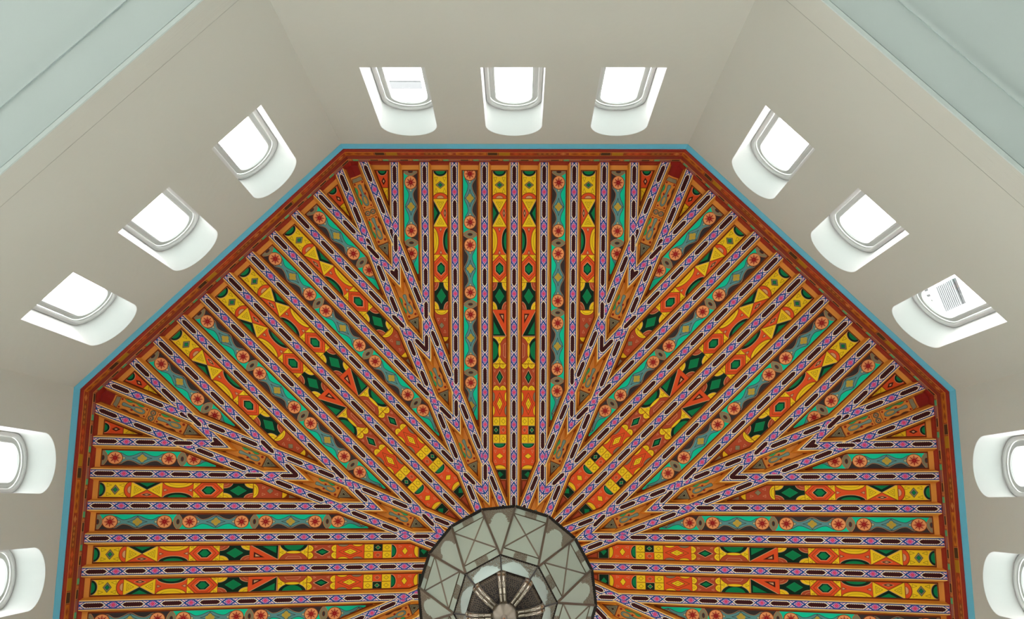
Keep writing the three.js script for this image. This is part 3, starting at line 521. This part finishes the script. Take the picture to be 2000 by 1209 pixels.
// ---------------------------------------------------------------- the lantern
{
  const lan = group('lantern'), LX = -0.0062;
  lan.position.set(LX * S, Y0 - 0.795 * S, 0); lan.rotation.y = -6 * Math.PI / 180;
  lan.userData = { label: 'large many-sided metal and frosted glass lantern hanging below the centre of the painted ceiling', category: 'lantern' };
  const metal = mat(srgb(92, 80, 64), 0.4, { metalness: 0.8 }), darkMetal = mat(srgb(44, 38, 34), 0.5, { metalness: 0.7 }), fil = mat(srgb(122, 106, 86), 0.45, { metalness: 0.6 });
  const bright = mat(srgb(150, 142, 128), 0.22, { metalness: 0.95 });
  const glass = new THREE.MeshPhysicalMaterial({ color: srgb(150, 160, 142), roughness: 0.5, transmission: 0.2, thickness: 0, ior: 1.45 });
  const mirror = mat(srgb(186, 200, 192), 0.15, { metalness: 0.4 });
  const backing = mat(srgb(26, 18, 16), 0.8);
  const yOf = (y) => (y + 0.795) * S;
  const pt = (r, deg, y) => V3(r * S * Math.sin(deg * Math.PI / 180), yOf(y), r * S * Math.cos(deg * Math.PI / 180));
  const R1 = 0.1525, Y1 = -0.453, R2 = 0.0792, Y2 = -0.65, R3 = 0.0563, Y3 = -0.692;
  const bar = (a, b, w, h = w) => {     // a square bar from a to b
    const d = b.clone().sub(a), L = d.length(), g = new THREE.BoxGeometry(w, h, L); g.translate(0, 0, L / 2);
    g.applyMatrix4(new THREE.Matrix4().lookAt(b, a, V3(0, 1, 0))); g.translate(a.x, a.y, a.z); return g;
  };
  const plate = (pts, th = 0.003) => { // flat glass panel, pushed a little inwards
    const n = V3(0, 0, 0).crossVectors(pts[1].clone().sub(pts[0]), pts[2].clone().sub(pts[0])).normalize(); const c = V3(0, 0, 0); pts.forEach((p) => c.addScaledVector(p, 1 / pts.length));
    if (n.dot(c.clone().sub(V3(0, yOf(-0.5), 0))) > 0) n.negate();
    return prism(pts, pts.map((p) => p.clone().addScaledVector(n, th)));
  };
  const mix = (a, b, t) => a.clone().lerp(b, t);
  // small scrollwork rings scattered over a flat patch given by a test in the (u, v) square of four corners
  const scroll = (q, keep, size, count, tube = 0.0011) => {
    const gs = [], n = V3(0, 0, 0).crossVectors(q[1].clone().sub(q[0]), q[3].clone().sub(q[0])).normalize(), up = V3(0, 0, 1), rot = new THREE.Quaternion().setFromUnitVectors(up, n);
    const c = V3(0, 0, 0); q.forEach((p) => c.addScaledVector(p, 0.25)); const out = n.dot(c.clone().sub(V3(0, yOf(-0.5), 0))) > 0 ? 1 : -1;
    const nu = Math.max(2, Math.round(q[0].distanceTo(q[1]) / (size * 1.7))), nv = Math.max(2, Math.round(q[0].distanceTo(q[3]) / (size * 1.7)));
    for (let i = 0; i < nu; i++) for (let j = 0; j < nv; j++) {
      const u = (i + 0.5 + (rnd() - 0.5) * 0.3) / nu, v = (j + 0.5 + (rnd() - 0.5) * 0.3) / nv; if (!keep(u, v)) continue;
      const g = new THREE.TorusGeometry(size * (0.8 + rnd() * 0.4), tube, 4, 9, Math.PI * (1.5 + rnd() * 0.5)); g.rotateZ(rnd() * 6.3); g.applyQuaternion(rot);
      const p = mix(mix(q[0], q[1], u), mix(q[3], q[2], u), v).addScaledVector(n, out * 0.002); g.translate(p.x, p.y, p.z); gs.push(g);
    }
    return gs.length ? mergeGeometries(gs) : null;
  };
  for (let i = 0; i < 8; i++) {
    const a = i * 45, A = pt(R1, a - 11.25, Y1), B = pt(R1, a + 11.25, Y1), Cc = pt(R1, a + 33.75, Y1), I = pt(R2, a, Y2), J = pt(R2, a + 45, Y2), K = pt(R3, a, Y3), L = pt(R3, a + 45, Y3);
    // triangular pane with scrollwork in its outer corners
    const tp = mesh('triangular_pane', plate([A, B, I]), glass, lan);
    const tg = scroll([A, B, mix(B, I, 0.999), mix(A, I, 0.999)], (u, v) => v < 0.1 + 0.42 * Math.pow(Math.abs(u - 0.5) * 2, 2.2) && v < 0.34, 0.0072, 1); if (tg) mesh('scrollwork', tg, fil, tp);
    // crossed pane
    const xp = mesh('crossed_pane', plate([B, Cc, J, I]), glass, lan);
    const b1 = mix(B, I, 0.15), c1 = mix(Cc, J, 0.15), i1 = mix(B, I, 0.86), j1 = mix(Cc, J, 0.86);
    for (const [p, q] of [[b1, c1], [i1, j1], [b1, j1], [c1, i1]]) mesh('glazing_bar', bar(p, q, 0.0085), metal, xp);
    for (const [p, q, r, s] of [[B, Cc, c1, b1], [i1, j1, J, I]]) { const g = scroll([p, q, r, s], (u) => u > 0.33 && u < 0.67, 0.0068, 1); if (g) mesh('scrollwork', g, fil, xp); }
    for (const [p, q] of [[A, I], [B, I]]) mesh('rib', bar(p, q, 0.012), metal, lan);
    mesh('rim_bar', bar(A, B, 0.026, 0.03), darkMetal, lan); mesh('rim_bar', bar(B, Cc, 0.026, 0.03), darkMetal, lan);
    mesh('ring_bar', bar(I, J, 0.012), darkMetal, lan); mesh('ring_bar', bar(K, L, 0.024), darkMetal, lan); mesh('rib', bar(I, K, 0.008), darkMetal, lan);
    // mirrored band with scrollwork along its upper corners
    const mp = mesh('mirror_pane', plate([I, J, L, K]), mirror, lan);
    const mg = scroll([I, J, L, K], (u, v) => v < 0.16 + 0.6 * Math.pow(Math.abs(u - 0.45) * 2, 2), 0.0075, 1); if (mg) mesh('scrollwork', mg, fil, mp);
    // pierced bowl below: dark leaf behind a net of scrolls, and a ridged rib on each corner
    const seg = 4, prof = (f) => [R3 * Math.cos(f * Math.PI / 2 * 0.92), Y3 - 0.062 * Math.sin(f * Math.PI / 2)];
    const bowl = [], net = [], onBowl = (f, deg, lift = 0) => { const [r0, y] = prof(f), dd = (((deg - a) % 45) + 45) % 45 - 22.5, r = r0 * Math.cos(Math.PI / 8) / Math.cos(dd * Math.PI / 180); return pt(r, deg, y).addScaledVector(V3(Math.sin(deg * Math.PI / 180) * 0.5, -1, Math.cos(deg * Math.PI / 180) * 0.5).normalize(), lift); };
    for (let s = 0; s < seg; s++) {
      const f0 = s / seg, f1 = (s + 1) / seg;
      bowl.push(plate([onBowl(f0, a), onBowl(f0, a + 45), onBowl(f1, a + 45), onBowl(f1, a)], 0.006));
    }
    // tracery: open scrolls with dark gaps between them
    for (let n = 0, rows = 11; n < rows; n++) {
      const f = 0.1 + 0.66 * n / (rows - 1), [r] = prof(f), span = 45 - 2 * Math.min(20, 8.5 * R3 / r), count = Math.max(1, Math.round(span * Math.PI / 180 * r * S / 0.0118));
      for (let c = 0; c < count; c++) {
        const deg = a + 22.5 + span * ((c + 0.5 + (n % 2 ? 0.2 : -0.2)) / count - 0.5), g = new THREE.TorusGeometry(0.0052 + rnd() * 0.0012, 0.0009, 4, 9, Math.PI * (1.3 + rnd() * 0.7)); g.rotateZ(rnd() * 6.3);
        const nrm = V3(Math.sin(deg * Math.PI / 180) * (0.35 + 0.5 * (1 - f)), -1, Math.cos(deg * Math.PI / 180) * (0.35 + 0.5 * (1 - f))).normalize(); g.applyQuaternion(new THREE.Quaternion().setFromUnitVectors(V3(0, 0, 1), nrm));
        const p = onBowl(f, deg, 0.006); g.translate(p.x, p.y, p.z); net.push(g);
      }
    }
    const bp = mesh('bowl_leaf', mergeGeometries(bowl), backing, lan); mesh('pierced_net', mergeGeometries(net), fil, bp);
    const rb = group('bowl_rib', lan), strap = [];
    for (let s = 0; s < 6; s++) { const f0 = 0.05 + s * 0.14, f1 = f0 + 0.14; strap.push(bar(onBowl(f0, a, 0.004), onBowl(f1, a, 0.004), 0.05 * (1 - 0.35 * f0), 0.006)); }
    mesh('rib_strap', mergeGeometries(strap), metal, rb);
    for (const side of [-1, 1]) {
      const gs = [];
      for (let s = 0; s < 6; s++) {
        const f0 = 0.09 + s * 0.13, f1 = f0 + 0.12, wid = 0.0105 * (1 - 0.3 * f0), p0 = onBowl(f0, a, 0.009), p1 = onBowl(f1, a, 0.009), across = V3(Math.cos(a * Math.PI / 180), 0, -Math.sin(a * Math.PI / 180)).multiplyScalar(side * wid * 1.08);
        p0.add(across); p1.add(across); const L = p0.distanceTo(p1), g = new THREE.CapsuleGeometry(wid * 0.85, Math.max(0.002, L - wid * 0.9), 4, 8); g.rotateX(Math.PI / 2);
        g.applyMatrix4(new THREE.Matrix4().lookAt(p1, p0, V3(0, 1, 0))); const m = mix(p0, p1, 0.5); g.translate(m.x, m.y, m.z); gs.push(g);
      }
      mesh('rib_bead', mergeGeometries(gs), bright, rb);
    }
    // upper part, above the rim: sloping panes up to the neck
    const N0 = pt(0.05, a - 11.25, -0.3), N1 = pt(0.05, a + 11.25, -0.3), N2 = pt(0.05, a + 33.75, -0.3);
    mesh('upper_pane', plate([A, B, N1, N0]), glass, lan); mesh('upper_pane', plate([B, Cc, N2, N1]), glass, lan);
    mesh('rib', bar(A, N0, 0.01), metal, lan); mesh('rib', bar(B, N1, 0.01), metal, lan);
  }
  const lathe = (pts, n = 24) => new THREE.LatheGeometry(pts.map(([r, y]) => new THREE.Vector2(r * S, yOf(y))), n);
  mesh('knob', lathe([[0.0001, -0.795], [0.003, -0.793], [0.0046, -0.787], [0.003, -0.781], [0.0024, -0.777], [0.005, -0.7735], [0.0085, -0.769], [0.012, -0.763], [0.0165, -0.757], [0.018, -0.751], [0.0001, -0.748]], 64), mat(srgb(128, 118, 104), 0.42, { metalness: 0.85 }), lan);
  mesh('knob_tip', lathe([[0.0001, -0.803], [0.0015, -0.801], [0.002, -0.798], [0.0015, -0.794], [0.0001, -0.792]]), mat(srgb(150, 84, 50), 0.3, { metalness: 0.8 }), lan);
  mesh('cap', lathe([[0.051, -0.302], [0.052, -0.296], [0.044, -0.28], [0.03, -0.262], [0.014, -0.25], [0.01, -0.24], [0.012, -0.232], [0.006, -0.224], [0.003, -0.22]]), metal, lan);
  const rod = lathe([[0.0026, -0.222], [0.0026, 0.47], [0.02, 0.472], [0.022, 0.485]], 12); mesh('rod', rod, darkMetal, lan);
}
renderer.render(scene, camera);
